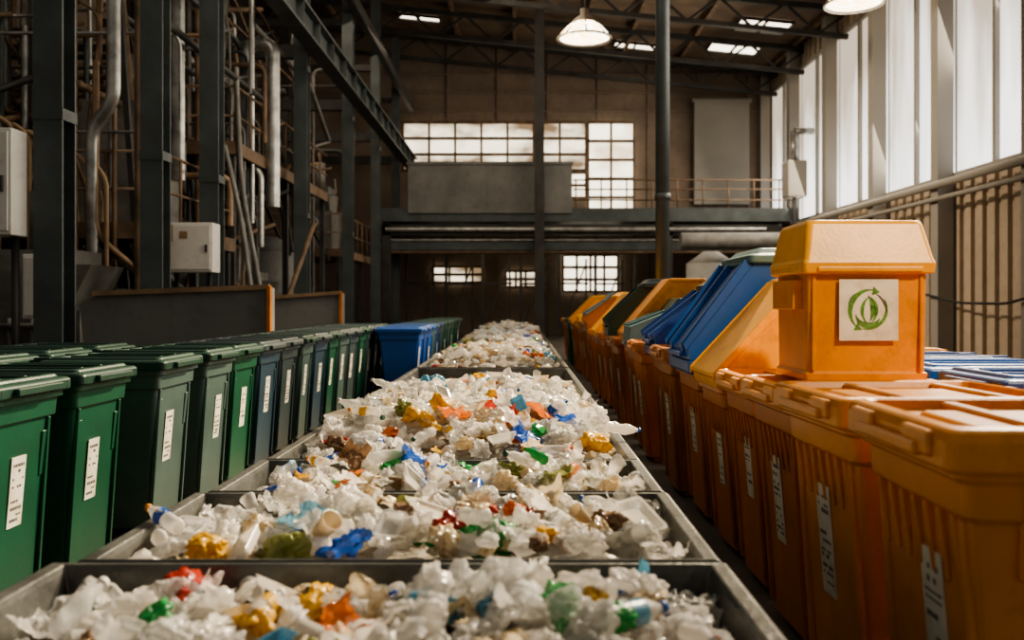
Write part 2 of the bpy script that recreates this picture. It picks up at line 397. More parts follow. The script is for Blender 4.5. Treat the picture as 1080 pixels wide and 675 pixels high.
def press(b):
    box(b,-.7,.7,-.6,.6,.1,1.3); box(b,-.5,.5,-.45,.45,1.3,2.1); tube(b,(0,0,2.1),(0,0,2.9),.25,16); tube(b,(-.7,-.62,.8),(-.7,-.62,1.6),.08,8)
    box(b,-.8,.8,-.7,.7,0,.1); tube(b,(.75,0,.9),(1.1,0,.9),.22,16); prism(b,[(-.5,1.3),(.5,1.3),(.8,1.9),(-.8,1.9)],-.5,.5)
    for i in range(4): tube(b,(-.5+i*.3,-.63,.3),(-.5+i*.3,-.63,1.2),.03,6)
    tube(b,(-.65,-.66,1.1),(.65,-.66,1.1),.04,6)
tb = bmesh.new(); press(tb); pme = tomesh(tb,'processing_machine',M_grey)
for i,p in enumerate(((-6.4,12.4,0),(-8.3,11.6,0),(-6.5,15.0,2.55),(-9.2,15.6,2.55),(-6.4,20.9,0),(-6.8,20.0,4.4),(-9.5,22.5,4.4),(-6.5,29.3,3.0),(-9.8,13.5,0),(-7.4,9.9,0))):
    add('processing_machine', pme, loc=p, rot=(0,0,(i%4)*1.57), label='grubby grey processing machine with pipes and hopper', cat='machine', group='processing machines')
def P(pts, r, m, label, f=.3): add('steel_pipe', pipe_mesh('steel_pipe', pts, r, m, f, 3), label=label, cat='pipe', group='machinery pipework')
SL='galvanised metal pipe among the machinery'; TN='tan painted pipe bending between machines'; DK='dark steel pipe in the machinery'
P([(-5.75,12.9,11),(-5.75,12.9,4.25),(-6.1,13.0,3.9),(-6.1,13.05,0)],.095,M_silver,SL)
P([(-5.6,14.9,6.6),(-5.6,14.9,3.4)],.12,M_silver,SL)
P([(-5.6,14.9,5.0),(-6.4,14.9,5.0),(-6.4,15.1,2.6)],.10,M_silver,SL)
P([(-5.7,19.0,4.4),(-5.7,19.0,6.8),(-5.15,19.0,6.8),(-5.15,19.0,3.4)],.15,M_silver,SL,.28)
P([(-5.35,18.2,12),(-5.35,18.2,3.0)],.05,M_silver,SL)
P([(-5.25,21.5,6.2),(-5.25,21.5,3.2)],.14,M_silver,SL)
P([(-5.9,17.5,8),(-5.9,17.5,2.6)],.09,M_silver,SL)
P([(-11,19.6,6.5),(-5.3,19.6,6.5)],.06,M_tan,TN)
P([(-10,20.2,6.1),(-5.2,20.2,6.1)],.05,M_silver,SL)
for i in range(9):
    x = -5.9-.22*i
    P([(x,13.0,0),(x,13.0,3.2+.12*i),(x-.3,13.0,3.5+.1*i),(x-.35,13.6,3.0+.1*i),(x-.35,13.6,2.6)],.035,M_tan,TN,.18)
P([(-4.6,17.2,0),(-5.2,17.0,3.6),(-5.3,17.0,5.8)],.05,M_grey,'thin leaning steel pipe beside the column',.6)
P([(-4.5,16.0,0),(-4.95,16.2,2.9),(-5.25,16.2,4.2)],.045,M_grey,'thin leaning steel pipe beside the column',.6)
P([(-4.75,18.0,0),(-4.7,18.2,1.3),(-4.4,19.5,3.1)],.05,M_rust,'rusty inclined pipe leaning on the frame')
for i in range(190):
    x = R.uniform(-10.5,-5.3); y = R.uniform(12.8,29) if i%3==0 else R.uniform(12.8,19); z = R.uniform(1.5,9); m = R.choice([M_dark,M_grey,M_tan,M_green,M_rust,M_rust,M_grey,M_silver]); r = R.uniform(.02,.065)
    if abs(x+8) < .35: x -= .7
    t = R.random()
    if t < .3: pts = [(x,y,0),(x,y,z),(x+R.choice([-1,1])*R.uniform(.3,1.2),y,z),(x+.5,y+R.uniform(.5,2),z+.6)]
    elif t < .6: pts = [(x,y,z+2.5),(x,y,z),(x+R.uniform(-1,1),y+.4,z-.6),(x+.2,y+.4,0)]
    elif t < .75: pts = [(x,y,z),(x,y+R.uniform(3,7),z),(x,y+7.2,z-1)]
    else: pts = [(max(-11.5,x-3),y,z),(min(-5.2,x+2),y,z),(min(-5.2,x+2),y,max(.1,z-R.uniform(.6,3)))]
    pts = [(max(-11.9,min(a,-5.25)),b,c) for a,b,c in pts]
    P(pts, r, m, TN if m in (M_tan,M_rust) else (SL if m in (M_silver,M_grey) else DK), .25)
for i in range(14):
    y = 13.2+i*1.4; x = -5.4-(i%3)*.4
    bmo('diagonal_brace', lambda b: (obox(b,(x,y,R.choice([0,2.6])),(x-R.uniform(.5,1.2),y+.2,R.uniform(4,7.5)),.08,.08),), M_dark, label='dark diagonal steel brace in the machinery frame', cat='brace', group='diagonal braces')
def cabinet(loc, w, h, d, label, post):
    e = add('control_cabinet', None, loc=loc, label=label, cat='electrical cabinet', group='control cabinets')
    bevel(bmo('body', lambda b: box(b,-w/2,w/2,-d/2,d/2,0,h), M_white, parent=e), .012)
    bevel(bmo('door', lambda b: box(b,-w/2+.03,w/2-.03,-d/2-.02,-d/2,.04,h-.04), M_white, parent=e), .006)
    bmo('handle', lambda b: box(b,w/2-.1,w/2-.07,-d/2-.05,-d/2-.02,h*.4,h*.55), M_dark, parent=e)
    bmo('warning_plate', lambda b: box(b,-.07,.05,-d/2-.026,-d/2-.02,h*.68,h*.82), M_tan, parent=e)
    if post: bmo('post', lambda b: (tube(b,(-w*.3,d/2,-loc[2]),(-w*.3,d/2,.1),.04,8), tube(b,(w*.3,d/2,-loc[2]),(w*.3,d/2,.1),.04,8)), M_dark, parent=e)
cabinet((-5.42,9.3,2.08), .62, 1.08, .3, 'white wall-type electrical cabinet on posts', True)
cabinet((-5.05,13.9,1.86), .84, .75, .36, 'white electrical control box on posts by a column', True)
cabinet((-5.9,11.4,1.2), .5, .8, .3, 'small off-white control box among pipes', True)

def hopper(x0,x1,y0,y1,z):
    e = add('steel_hopper_box', None, loc=(x0,y0,0), label='long grey sheet-steel skip with brown rim and end post', cat='skip', group='steel skips')
    L, W = x1-x0, y1-y0
    bmo('body', lambda b: prism(b,[(0,.1),(L,.1),(L,z),(.12,z-.08),(-.12,z-.2)],0,W), M_skip, parent=e)
    bmo('top_rim', lambda b: obox(b,(.05,-.02,z-.07),(L,-.02,z+.01),.06,.06), M_tan, parent=e)
    bmo('corner_post', lambda b: box(b,L-.02,L+.02,-.06,.03,0,z+.02), PC['deeporange'], parent=e)
    bmo('feet', lambda b: (box(b,.1,.3,.02,W-.02,0,.1), box(b,L-.3,L-.1,.02,W-.02,0,.1)), M_dark, parent=e)
hopper(-5.2,-3.02,11.0,11.22,1.58)
hopper(-4.2,-2.98,15.2,15.5,1.56)

# ------------------------------------------------------------------ wheelie bins
_c = {}
def bin_meshes(bc, lc):
    k = (bc, lc)
    if k in _c: return _c[k]
    warm = bc in ('orange','deeporange','yellow','brownorange')
    def body(b):
        loft(b, [(.02,.235,.205,.03,.04),(.015,.27,.232,.03,.5),(.01,.305,.258,.03,.86),(.01,.322,.272,.03,.865),(.01,.328,.277,.03,.945),(.01,.348,.290,.03,.947),(.01,.348,.290,.03,.99)])
        if warm:
            for i in range(7):
                y = -.2+i*.0667
                prism(b, [(.298,.70),(.312,.70),(.338,.865),(.31,.865)], y-.007, y+.007)
            for s in (1,-1):
                for i in range(7):
                    x = -.2+i*.068
                    box(b, x-.007, x+.007, s*.245 if s>0 else -.27, .27 if s>0 else s*.245, .74, .865)
        else:
            for s in (1,-1):
                prism(b, [(.29,.60),(.298,.60),(.318,.80),(.30,.80)], s*.2-.03, s*.2+.03)
        for s in (1,-1):
            prism(b, [(.25,.08),(.272,.08),(.326,.86),(.30,.86)], s*.215-.012, s*.215+.012)
        for s in (1,-1): box(b, .12,.2, s*.13-.04, s*.13+.04, 0, .05)
    def lid(b):
        if warm:
            loft(b, [(.01,.368,.300,.03,.965),(.01,.378,.309,.03,.97),(.01,.378,.309,.03,1.03),(.01,.368,.298,.03,1.055),(.01,.335,.268,.03,1.06),(.01,.322,.255,.03,1.030),(.01,.24,.18,.03,1.022),(.01,.23,.17,.03,1.040)])
            for s in (-.2,.12): box(b,s-.02,s+.02,-.26,.26,1.02,1.052)
            for s in (-.16,.16): box(b,.30,.40,s-.07,s+.07,.99,1.045)
        else:
            loft(b, [(.01,.368,.302,.03,.975),(.01,.375,.308,.03,.98),(.01,.375,.308,.03,1.022),(.01,.362,.296,.03,1.032),(.01,.335,.27,.03,1.034),(.01,.325,.26,.03,1.048),(.01,.30,.235,.03,1.050),(.01,.29,.225,.03,1.038)])
            for s in (-.1,.1): box(b,-.27,.28,s-.012,s+.012,1.036,1.050)
        box(b,.375,.41,-.18,.18,.985,1.015)
        for i in range(5): box(b,.372,.386,-.27+i*.13,-.258+i*.13,.975,1.02)
        for s in (-1,1): box(b,-.44,-.34,s*.17-.035,s*.17+.035,.975,1.045)
    def handle(b):
        tube(b,(-.43,-.23,1.005),(-.43,.23,1.005),.017,10)
        for s in (-.21,.21): obox(b,(-.43,s,1.0),(-.32,s,.93),.035,.035)
    def wheel(b):
        tube(b,(0,-.025,0),(0,.025,0),.1,18); tube(b,(0,-.032,0),(0,.032,0),.035,12)
    r = []
    for n, f, m in (('body',body,PC[bc]),('lid',lid,PC[lc]),('handle',handle,PC[lc])):
        b = bmesh.new(); f(b); r.append(tomesh(b, n, m))
    b = bmesh.new(); wheel(b); r.append(tomesh(b,'wheel',M_rubber))
    _c[k] = r; return r
def sticker_mesh(seed, tall=1.0):
    rr = random.Random(seed); b = bmesh.new()
    box(b, 0,.004,-.055,.055,-.15*tall,.15*tall,0)
    z = .12*tall
    while z > -.13*tall:
        h = rr.uniform(.006,.014)
        if rr.random() < .85:
            y = -.04
            while y < .035:
                l = rr.uniform(.006,.02)
                if rr.random()<.75: box(b,.004,.005,y,min(.042,y+l),z-h,z,1)
                y += l+.005
        z -= h+rr.uniform(.006,.03)
    return tomesh(b,'sticker',[M_sticker,M_ink])
STK = [sticker_mesh(i) for i in range(5)]
BLK = [sticker_mesh(20+i,1.2) for i in range(3)]
CN = {'green':'green','darkgreen':'dark green','slate':'slate grey','greygreen':'grey-green','slateblue':'slate blue','blue':'blue','navy':'deep blue','teal':'teal','orange':'orange','deeporange':'deep orange','brownorange':'brownish orange','yellow':'yellow-orange'}
def make_bin(x, y, bc, lc=None, face=1, sx=1, sy=1, sz=1, yaw=0, stick=True, hood=None, group='', where='', stk=None):
    lc = lc or bc
    yaw += R.uniform(-.035,.035)
    lab = '%s wheelie bin %s %s' % (CN[bc], ('with %s hood' % CN[hood[0]]) if hood else 'with closed lid', where)
    e = add('wheelie_bin', None, loc=(x,y,0), rot=(0,0,(0 if face>0 else math.pi)+yaw), scale=(sx,sy,sz), label=lab, cat='waste bin', group=group)
    ms = bin_meshes(bc, lc)
    bevel(add('body', ms[0], parent=e), .006, 1)
    if not hood: bevel(add('lid', ms[1], parent=e), .006, 1)
    add('handle', ms[2], parent=e)
    for s in (-.2,.2): add('wheel', ms[3], parent=e, loc=(-.27,s,.1))
    if stick: add('sticker', stk or R.choice(STK), parent=e, loc=(.292,R.uniform(-.05,.05),.58+R.uniform(-.04,.03)), rot=(0,math.radians(5.0),0), label='worn white paper sticker with black print')
    if hood:
        hc, top, back_, lidc, typ = hood
        if typ == 'wedge':
            def hf(b):
                prism(b,[(.37,.98),(.385,1.03),(back_+.02,top),(-.40,top),(-.40,.98)],-.29,.29)
                for s in (-.31,.285): prism(b,[(.40,1.02),(.40,1.07),(back_+.05,top+.02),(back_+.02,top-.03)],s,s+.025)
                prism(b,[(.22,1.03),(.26,1.03),(-.18,1.45),(-.22,1.45)],-.298,-.29)
            def lf(b):
                prism(b,[(.39,1.035),(.40,1.06),(back_+.03,top+.035),(-.43,top+.035),(-.43,top),(back_+.01,top)],-.30,.30)
        elif typ == 'chest':
            def hf(b):
                loft(b,[(0,.38,.30,.03,.97),(0,.40,.315,.03,.99),(0,.40,.315,.03,1.06)])
                prism(b,[(.385,1.06),(.40,1.14),(back_+.02,top-.02),(-.42,top-.02),(-.39,1.06)],-.305,.305)
                for s in (-.17,.17): prism(b,[(.40,1.08),(.42,1.16),(back_+.05,top+.0),(back_+.0,top-.04)],s-.02,s+.02)
                for s in (-.305,.295): prism(b,[(.41,1.12),(.43,1.17),(back_+.07,top+.01),(back_+.02,top-.03)],s,s+.012)
                box(b,.36,.43,-.2,.2,1.08,1.11)
            def lf(b):
                c,h = (back_-.44)/2,(back_+.48)/2
                loft(b,[(c,h,.315,.03,top-.02),(c,h+.03,.34,.03,top-.01),(c,h+.03,.34,.03,top+.035),(c,h-.01,.30,.03,top+.045),(c,h-.05,.26,.03,top+.085)])
        else:
            def hf(b):
                prism(b,[(.37,.98),(.385,1.03),(.37,1.18),(back_+.12,top-.10),(back_,top),(-.40,top-.03),(-.40,.98)],-.29,.29)
                for s in (-.15,.15): prism(b,[(.38,1.18),(.39,1.20),(back_+.13,top-.08),(back_+.12,top-.11)],s-.02,s+.02)
                box(b,.375,.41,-.15,.15,1.0,1.04)
            def lf(b):
                prism(b,[(back_+.12,top-.095),(back_+.02,top+.03),(-.43,top+.0),(-.43,top-.05)],-.305,.305)
        bevel(bmo('hood', hf, PC[hc], parent=e), .010, 2)
        bevel(bmo('hood_lid', lf, PC[lidc], parent=e), .008, 2)
    return e
left = [(3.94,'green','darkgreen',1),(4.67,'green','darkgreen',1),(5.68,'greygreen','darkgreen',1.15),(6.5,'greygreen','darkgreen',1),(7.13,'green','darkgreen',1),(7.83,'slateblue','slate',1.05),(8.5,'slate','slate',1),
 (9.2,'greygreen','darkgreen',1),(9.85,'slateblue','slate',1),(10.5,'green','darkgreen',1),(11.15,'greygreen','slate',1),(11.8,'slate','slate',1),(12.45,'green','darkgreen',1),(13.1,'greygreen','slate',1),(13.75,'slate','slate',1),(14.4,'green','darkgreen',1)]
for y,bc,lc,sy in left:
    make_bin(-2.47, y, bc, lc, 1, 1, sy, 1.02, 0, True, None, 'green and grey bins beside the troughs', 'beside the trough')
for y,bc in ((3.9,'darkgreen'),(4.6,'green'),(5.3,'darkgreen'),(6.0,'green'),(6.7,'darkgreen')):
    make_bin(-3.33, y, bc, 'darkgreen', 1, 1, 1, 1.04, 0, False, None, 'second row of green bins', 'in the second row')
for i,(y,bc) in enumerate(((13.3,'blue'),(14.0,'navy'),(14.7,'blue'),(15.4,'teal'),(16.1,'navy'),(16.9,'greygreen'),(17.8,'green'),(18.7,'greygreen'),(19.6,'green'),(20.6,'green'),(21.6,'slate'))):
    make_bin(-1.74, y, bc, bc, 1, .92, 1, 1.0, 0, i%2==0, None, 'blue and green bins further down the line', 'near the far troughs')
right = [(2.26,'orange',1.10,None),(3.05,'orange',1.08,None),(3.82,'deeporange',1.05,None),(4.51,'deeporange',.96,None),
 (5.17,'deeporange',.98,('yellow',1.58,-.12,'yellow','wedge')),(5.96,'deeporange',1.2,('blue',1.69,-.02,'teal','chest')),(6.72,'brownorange',.98,None),
 (7.42,'brownorange',1.12,('navy',1.52,-.1,'slate','chest')),(8.15,'deeporange',.96,None),(8.8,'brownorange',.96,('teal',1.42,-.1,'darkgreen','angled')),
 (9.45,'deeporange',.96,('orange',1.56,-.1,'orange','wedge')),(10.1,'brownorange',.96,None),(10.8,'deeporange',1.05,('darkgreen',1.54,-.05,'slate','chest')),(11.5,'brownorange',.96,('orange',1.38,-.1,'yellow','angled')),
 (12.15,'deeporange',.96,None),(12.8,'brownorange',.96,('yellow',1.58,-.1,'yellow','wedge')),(13.45,'deeporange',.96,None),(14.1,'brownorange',.96,('brownorange',1.50,-.1,'yellow','chest')),
 (14.8,'deeporange',.96,None),(15.5,'brownorange',.96,('teal',1.50,-.1,'teal','angled')),(16.2,'brownorange',.96,None),(16.9,'deeporange',.96,('yellow',1.45,-.1,'orange','angled')),(17.6,'brownorange',.96,None),(18.3,'brownorange',.96,('orange',1.5,-.1,'yellow','wedge')),
 (19.0,'green',1,None),(19.7,'brownorange',1,None),(20.4,'green',1,None),(21.2,'brownorange',1,None),(22,'deeporange',1,None),(23,'brownorange',1,None)]
for i,(y,bc,sy,h) in enumerate(right):
    xx = (1.31,1.33,1.39,1.42)[i] if i<4 else 1.42+R.uniform(-.04,.05)
    zz = (1.06,1.045,1.01,.99)[i] if i<4 else R.uniform(.95,1.03)
    make_bin(xx, y, bc, 'orange' if y<5 else bc, -1, 1, sy, zz, 0, True, h, 'orange bins beside the troughs', 'beside the sorting trough', BLK[i%3] if y<4 else None)
for y,bc in ((3.3,'orange'),(4.05,'navy'),(4.75,'blue'),(5.45,'navy'),(6.2,'orange'),(6.9,'blue'),(7.6,'orange')):
    make_bin(2.38, y, bc, bc, -1, 1, 1.03, 1.04, 0, False, None, 'second row behind the orange bins', 'in the second row')

# orange bin with hood and recycling sticker, on the bin lid
tb_ = add('hooded_bin', None, loc=(1.425,3.95,1.072), scale=(1.02,1,1.04), label='small orange bin with hood and recycling sticker on a lid', cat='waste bin')
def hb(b):
    loft(b,[(0,.246,.212,.015,0),(0,.250,.216,.015,.03),(0,.238,.208,.015,.035),(0,.240,.222,.015,.45)])
    for s in (-.216,.216): box(b,s-.008,s+.008,-.229,-.2,.04,.42)
    box(b,-.28,-.22,-.15,.15,.28,.40)
def hh(b):
    loft(b,[(0,.240,.228,.015,.42),(0,.262,.25,.015,.425),(0,.266,.255,.015,.465),(0,.260,.25,.02,.48),(0,.236,.205,.025,.62),(0,.226,.192,.025,.636)])
    box(b,-.21,.21,-.262,-.24,.43,.45)
    for s in (-.268,.254): box(b,s,s+.014,-.2,.2,.43,.46)
    box(b,-.17,.17,-.11,.11,.636,.644)
bevel(bmo('body', hb, PC['orange'], parent=tb_),.006); bevel(bmo('hood', hh, PC['yellow'], parent=tb_),.006)
def emb(b):
    Y = -.2365
    box(b,-.118,.118,Y,Y+.004,.160,.40,0)
    def poly(pts, mi, y=Y-.0015):
        vs = [b.verts.new((x,y,z)) for x,z in pts]; f = b.faces.new(vs); f.material_index = mi
    def arc(cx,cz,ro,ri,a0,a1,mi,n=14):
        for i in range(n):
            t0,t1 = i/n,(i+1)/n
            w0,w1 = (math.sin(math.pi*t0)*.9+.1,math.sin(math.pi*t1)*.9+.1)
            A0,A1 = math.radians(a0+(a1-a0)*t0),math.radians(a0+(a1-a0)*t1)
            q = lambda A,r:(cx+r*math.cos(A),cz+r*math.sin(A))
            i0,i1 = ro-(ro-ri)*w0, ro-(ro-ri)*w1
            poly([q(A0,i0),q(A0,ro),q(A1,ro),q(A1,i1)],mi)
    cx,cz=-.002,.280
    arc(cx,cz,.082,.062,75,235,1); arc(cx,cz,.078,.064,250,395,1); arc(cx+.003,cz,.070,.062,-10,70,2)
    arc(cx-.036,cz+.004,.064,.044,-50,58,1)
    arc(cx-.016,cz+.0,.056,.042,-60,70,1)
    arc(cx+.028,cz-.002,.060,.046,115,235,1)
    arc(cx-.002,cz-.022,.050,.026,175,350,1)
    arc(cx-.03,cz+.02,.05,.046,100,200,2)
    poly([(cx+.020,cz+.092),(cx+.046,cz+.070),(cx+.014,cz+.058)],1)
    poly([(cx-.060,cz-.080),(cx-.026,cz-.078),(cx-.044,cz-.050)],1)
bmo('sticker', emb, [M_sticker,M_inkg,M_ink], parent=tb_, label='dirty white sticker with green circular leaf emblem')

# ------------------------------------------------------------------ sorting troughs
ZR = .70
T = [(-1.24,.55,1.0,2.40),(-1.18,.54,2.42,3.29),(-1.14,.53,3.31,3.98),(-1.12,.53,4.00,9.6),(-1.12,.53,9.75,14.6),(-1.12,.53,14.8,19.8),(-1.12,.53,20,27)]
for (x0,x1,y0,y1) in T:
    e = add('sorting_trough', None, loc=((x0+x1)/2,(y0+y1)/2,0), label='long open grey steel trough filled with plastic waste', cat='trough', group='sorting troughs')
    hx,hy = (x1-x0)/2,(y1-y0)/2
    def body(b):
        fl = .048
        ring = lambda ax,ay,z:[b.verts.new(p) for p in ((-ax,-ay,z),(ax,-ay,z),(ax,ay,z),(-ax,ay,z))]
        rs = [ring(hx-.11,hy-.06,.14),ring(hx-.02,hy-.008,ZR-.03),ring(hx,hy,ZR-.03),ring(hx,hy,ZR),ring(hx-.012,hy-.004,ZR+.008),ring(hx-fl,hy-.018,ZR+.006),ring(hx-fl-.005,hy-.021,ZR-.012),ring(hx-.14,hy-.07,.17)]
        for a,c in zip(rs,rs[1:]):
            for i in range(4): b.faces.new((a[i],a[(i+1)%4],c[(i+1)%4],c[i]))
        b.faces.new(rs[0][::-1]); b.faces.new(rs[-1])
    bevel(bmo('body', body, M_trough, parent=e),.003,1)
    def ribs(b):
        n = max(2,int(2*hy/.6))
        for i in range(n+1):
            y = -hy+.06+(2*hy-.12)*i/n
            for s in (-1,1): prism(b,[(s*(hx-.10),.15),(s*(hx-.075),.15),(s*(hx+.004),ZR-.05),(s*(hx-.02),ZR-.05)],y-.015,y+.015)
    bmo('side_ribs', ribs, M_trough, parent=e)
    for sx_ in (-1,1):
        for sy_ in (-1,1):
            X,Y = sx_*(hx-.2), sy_*(hy-.12)
            bmo('leg', lambda b: (box(b,X-.04,X+.04,Y-.04,Y+.04,0,.15), box(b,X-.07,X+.07,Y-.06,Y+.06,0,.015)), M_dark, parent=e)

# ------------------------------------------------------------------ waste
FC = {
 'clear white': (film('film_white',(.90,.86,.79),.20,.40),40),
 'clear': (film('film_clear',(.86,.84,.79),.45,.3,.07),34),
 'cream': (film('film_cream',(.84,.69,.45),.10,.3),16),
 'pale grey': (film('film_grey',(.62,.61,.56),.30,.3),10),
 'yellow': (film('film_yellow',(.85,.50,.05),.05,.25),3),
 'orange': (film('film_orange',(.80,.22,.04),.05,.25),2),
 'blue': (film('film_blue',(.02,.12,.55),.05,.25),3),
 'light blue': (film('film_lightblue',(.15,.42,.60),.1,.3),2.5),
 'green': (film('film_green',(.04,.38,.10),.1,.3),2.5),
 'olive': (film('film_olive',(.34,.36,.12),.05,.3),2),
 'red': (film('film_red',(.50,.05,.03),.02,.25),.8),
 'brown': (film('film_brown',(.30,.18,.10),.0,.15),2.5),
}
CK = list(FC); CW = [FC[k][1] for k in CK]
def pick(): return R.choices(CK, CW)[0]
def bag_raw(seed, sub):
    b = bmesh.new(); bmesh.ops.create_icosphere(b, subdivisions=sub, radius=1)
    o = Vector((seed*7.3,seed*3.1,seed*1.7)); ax = (R.uniform(.8,1.3),R.uniform(.6,1),R.uniform(.35,.7))
    for v in b.verts:
        p = v.co.normalized()
        w = Vector((noise.noise(p*1.4+o),noise.noise(p*1.4+o*2),noise.noise(p*1.4-o)))
        q = p+w*.4
        r = 1+.6*noise.noise(q*1.1+o)-.95*abs(noise.noise(q*1.5+o))-.22*abs(noise.noise(q*3.2+o))
        c = p*r
        v.co = Vector((c.x*ax[0],c.y*ax[1],c.z*ax[2]))
    for f in b.faces: f.smooth = True
    return b
def sheet_raw(seed, n):
    b = bmesh.new(); o = Vector((seed*5.3,seed*2.1,seed*4.7)); g = []
    k = R.uniform(.45,1.0); cu = R.uniform(-.5,.8); fl = R.uniform(.5,1)
    for i in range(n+1):
        row = []
        for j in range(n+1):
            x,y = -1+2*i/n,(-1+2*j/n)*k
            p = Vector((x,y,0))
            z = fl*(.7*noise.noise(p*1.1+o)+.75*abs(noise.noise(p*1.8+o))+.18*abs(noise.noise(p*4+o)))+cu*x*x*.4
            x += .3*noise.noise(p*2+o*2); y += .3*noise.noise(p*2-o)
            edge = 1+.12*noise.noise(p*7+o)
            row.append(b.verts.new((x*edge*.85,y*edge*.85,z-.3)))
        g.append(row)
    for i in range(n):
        for j in range(n): b.faces.new((g[i][j],g[i+1][j],g[i+1][j+1],g[i][j+1])).smooth = True
    return b
BAG = [tomesh(bag_raw(i+1,4),'plastic_bag',FC['clear'][0]) for i in range(14)]
SHT = [tomesh(sheet_raw(i+1,18),'plastic_wrapper',FC['clear'][0]) for i in range(14)]
def bottle_body(b,crush,seed):
    prof = [(.02,0),(.031,.006),(.033,.02),(.0315,.05),(.033,.06),(.0315,.075),(.033,.09),(.0325,.13),(.030,.15),(.018,.18),(.0125,.19),(.0125,.205)]
    lathe(b,prof,16)
    for v in b.verts:
        if v.co.z < .17:
            v.co.x *= 1-crush*.5*(.5+.5*math.sin(v.co.z*40+seed)); v.co += Vector((noise.noise(v.co*30+Vector((seed,0,0))),noise.noise(v.co*30-Vector((seed,0,0))),0))*.016*crush
BB=[]
for i in range(4):
    b=bmesh.new(); bottle_body(b,.3+i*.3,i*2.3); BB.append(tomesh(b,'body',FC['clear'][0]))
b=bmesh.new(); tube(b,(0,0,.2),(0,0,.218),.0155,14); CAP=tomesh(b,'cap',PC['blue'])
b=bmesh.new(); tube(b,(0,0,.085),(0,0,.135),.0338,16,cap=False); LAB=tomesh(b,'bottle_label',FC['light blue'][0])
def cupf(b):
    rs=[(.022,0),(.026,.004),(.035,.085),(.038,.088),(.038,.092),(.034,.09),(.024,.006)]; r=lathe(b,rs,18); b.faces.new(r[-1])
b=bmesh.new(); cupf(b); CUP=tomesh(b,'plastic_cup',FC['clear white'][0])
def trayf(b):
    loft(b,[(0,.07,.045,.015,0),(0,.085,.058,.015,.032),(0,.095,.068,.018,.033),(0,.095,.068,.018,.036),(0,.083,.056,.015,.034),(0,.068,.043,.013,.004)])
b=bmesh.new(); trayf(b); TRAY=tomesh(b,'food_tray',FC['clear white'][0])

sm = lambda a,b_,t: (lambda q:q*q*(3-2*q))(max(0,min(1,(t-a)/(b_-a))))
def H(ti,x,y):
    x0,x1,y0,y1 = T[ti]
    u = (x-(x0+x1)/2)/((x1-x0)/2); sd = max(0,1-abs(u)**4)
    n = .05*noise.noise(Vector((x*2.2,y*2.2,ti*5)))+.02*noise.noise(Vector((x*6,y*6,ti*5)))
    if ti == 0:
        z = .575+.055*sd+.09*math.exp(-((x+.04)/.30)**2-((y-1.98)/.25)**2)-.04*sm(2.1,2.32,y)
    elif ti == 1:
        z = .595+.075*sd*(.5+.5*sm(-1.1,-.7,x))
    elif ti == 2:
        z = .595+.08*sd*(.4+.6*sm(-1.0,-.6,x))
    elif ti == 3:
        z = .62+.18*sd*sm(3.9,4.7,y)*(1-.75*sm(6.6,8.4,y))-.2*sm(8.4,9.3,y)+.05*noise.noise(Vector((x*.9,y*.8,7)))
    else:
        z = .62+.20*sd*sm(y0,y0+1.2,y)*(1-sm(y1-1.6,y1-.3,y))+.05*noise.noise(Vector((x*.9,y*.6,ti)))
    return z+n
def setm(o, m):
    s = o.material_slots[0]; s.link = 'OBJECT'; s.material = m
cnt = {}
def put(kind, x, y, z, c, s=None):
    cnt[kind] = cnt.get(kind,0)+1
    rot = (R.uniform(-.7,.7),R.uniform(-.7,.7),R.uniform(0,6.28))
    g = 'loose plastic waste in the troughs'
    if kind=='bag':
        s = s or R.uniform(.045,.085)
        o = add('plastic_bag', R.choice(BAG), loc=(x,y,z+s*.25), rot=rot, scale=(s,s,s), label='crumpled %s plastic bag in the waste heap'%c, cat='plastic bag', group=g); setm(o,FC[c][0])
    elif kind=='sheet':
        s = s or R.uniform(.05,.10)
        o = add('plastic_wrapper', R.choice(SHT), loc=(x,y,z+.025), rot=rot, scale=(s,s,s), label='torn %s plastic wrapper in the waste heap'%c, cat='plastic wrapper', group=g); setm(o,FC[c][0])
    elif kind=='bottle':
        if c in ('brown','cream','olive','red','light blue','orange'): c = 'clear'
        s = s or R.uniform(.6,.85)
        e = add('plastic_bottle', None, loc=(x,y,z+.04), rot=(math.pi/2+R.uniform(-.35,.35),R.uniform(-.3,.3),R.uniform(0,6.28)), scale=(s,s,s), label='empty %s plastic bottle lying in the waste heap'%c, cat='plastic bottle', group=g)
        k = R.randrange(4); bo = add('body', BB[k], parent=e); setm(bo, FC[c][0])
        ca = add('cap', CAP, parent=e); setm(ca, R.choice([PC['blue'],PC['orange'],M_white,PC['green'],M_white]))
        if k<2 and R.random()<.5: la = add('bottle_label', LAB, parent=e); setm(la, FC[R.choice(['blue','light blue','yellow','clear white'])][0])
    elif kind=='cup':
        s = R.uniform(.6,.9)
        o = add('plastic_cup', CUP, loc=(x,y,z+.03), rot=(R.uniform(.5,2.4),R.uniform(-.5,.5),R.uniform(0,6.28)), scale=(s,s,s), label='discarded %s plastic cup in the waste heap'%c, cat='plastic cup', group=g); setm(o,FC[c][0])
    else:
        s = R.uniform(.5,.8)
        o = add('food_tray', TRAY, loc=(x,y,z+.03), rot=(R.uniform(-.8,.8),R.uniform(-.8,.8),R.uniform(0,6.28)), scale=(s,s,s), label='discarded %s plastic food tray in the waste heap'%c, cat='food tray', group=g); setm(o,FC[c][0])
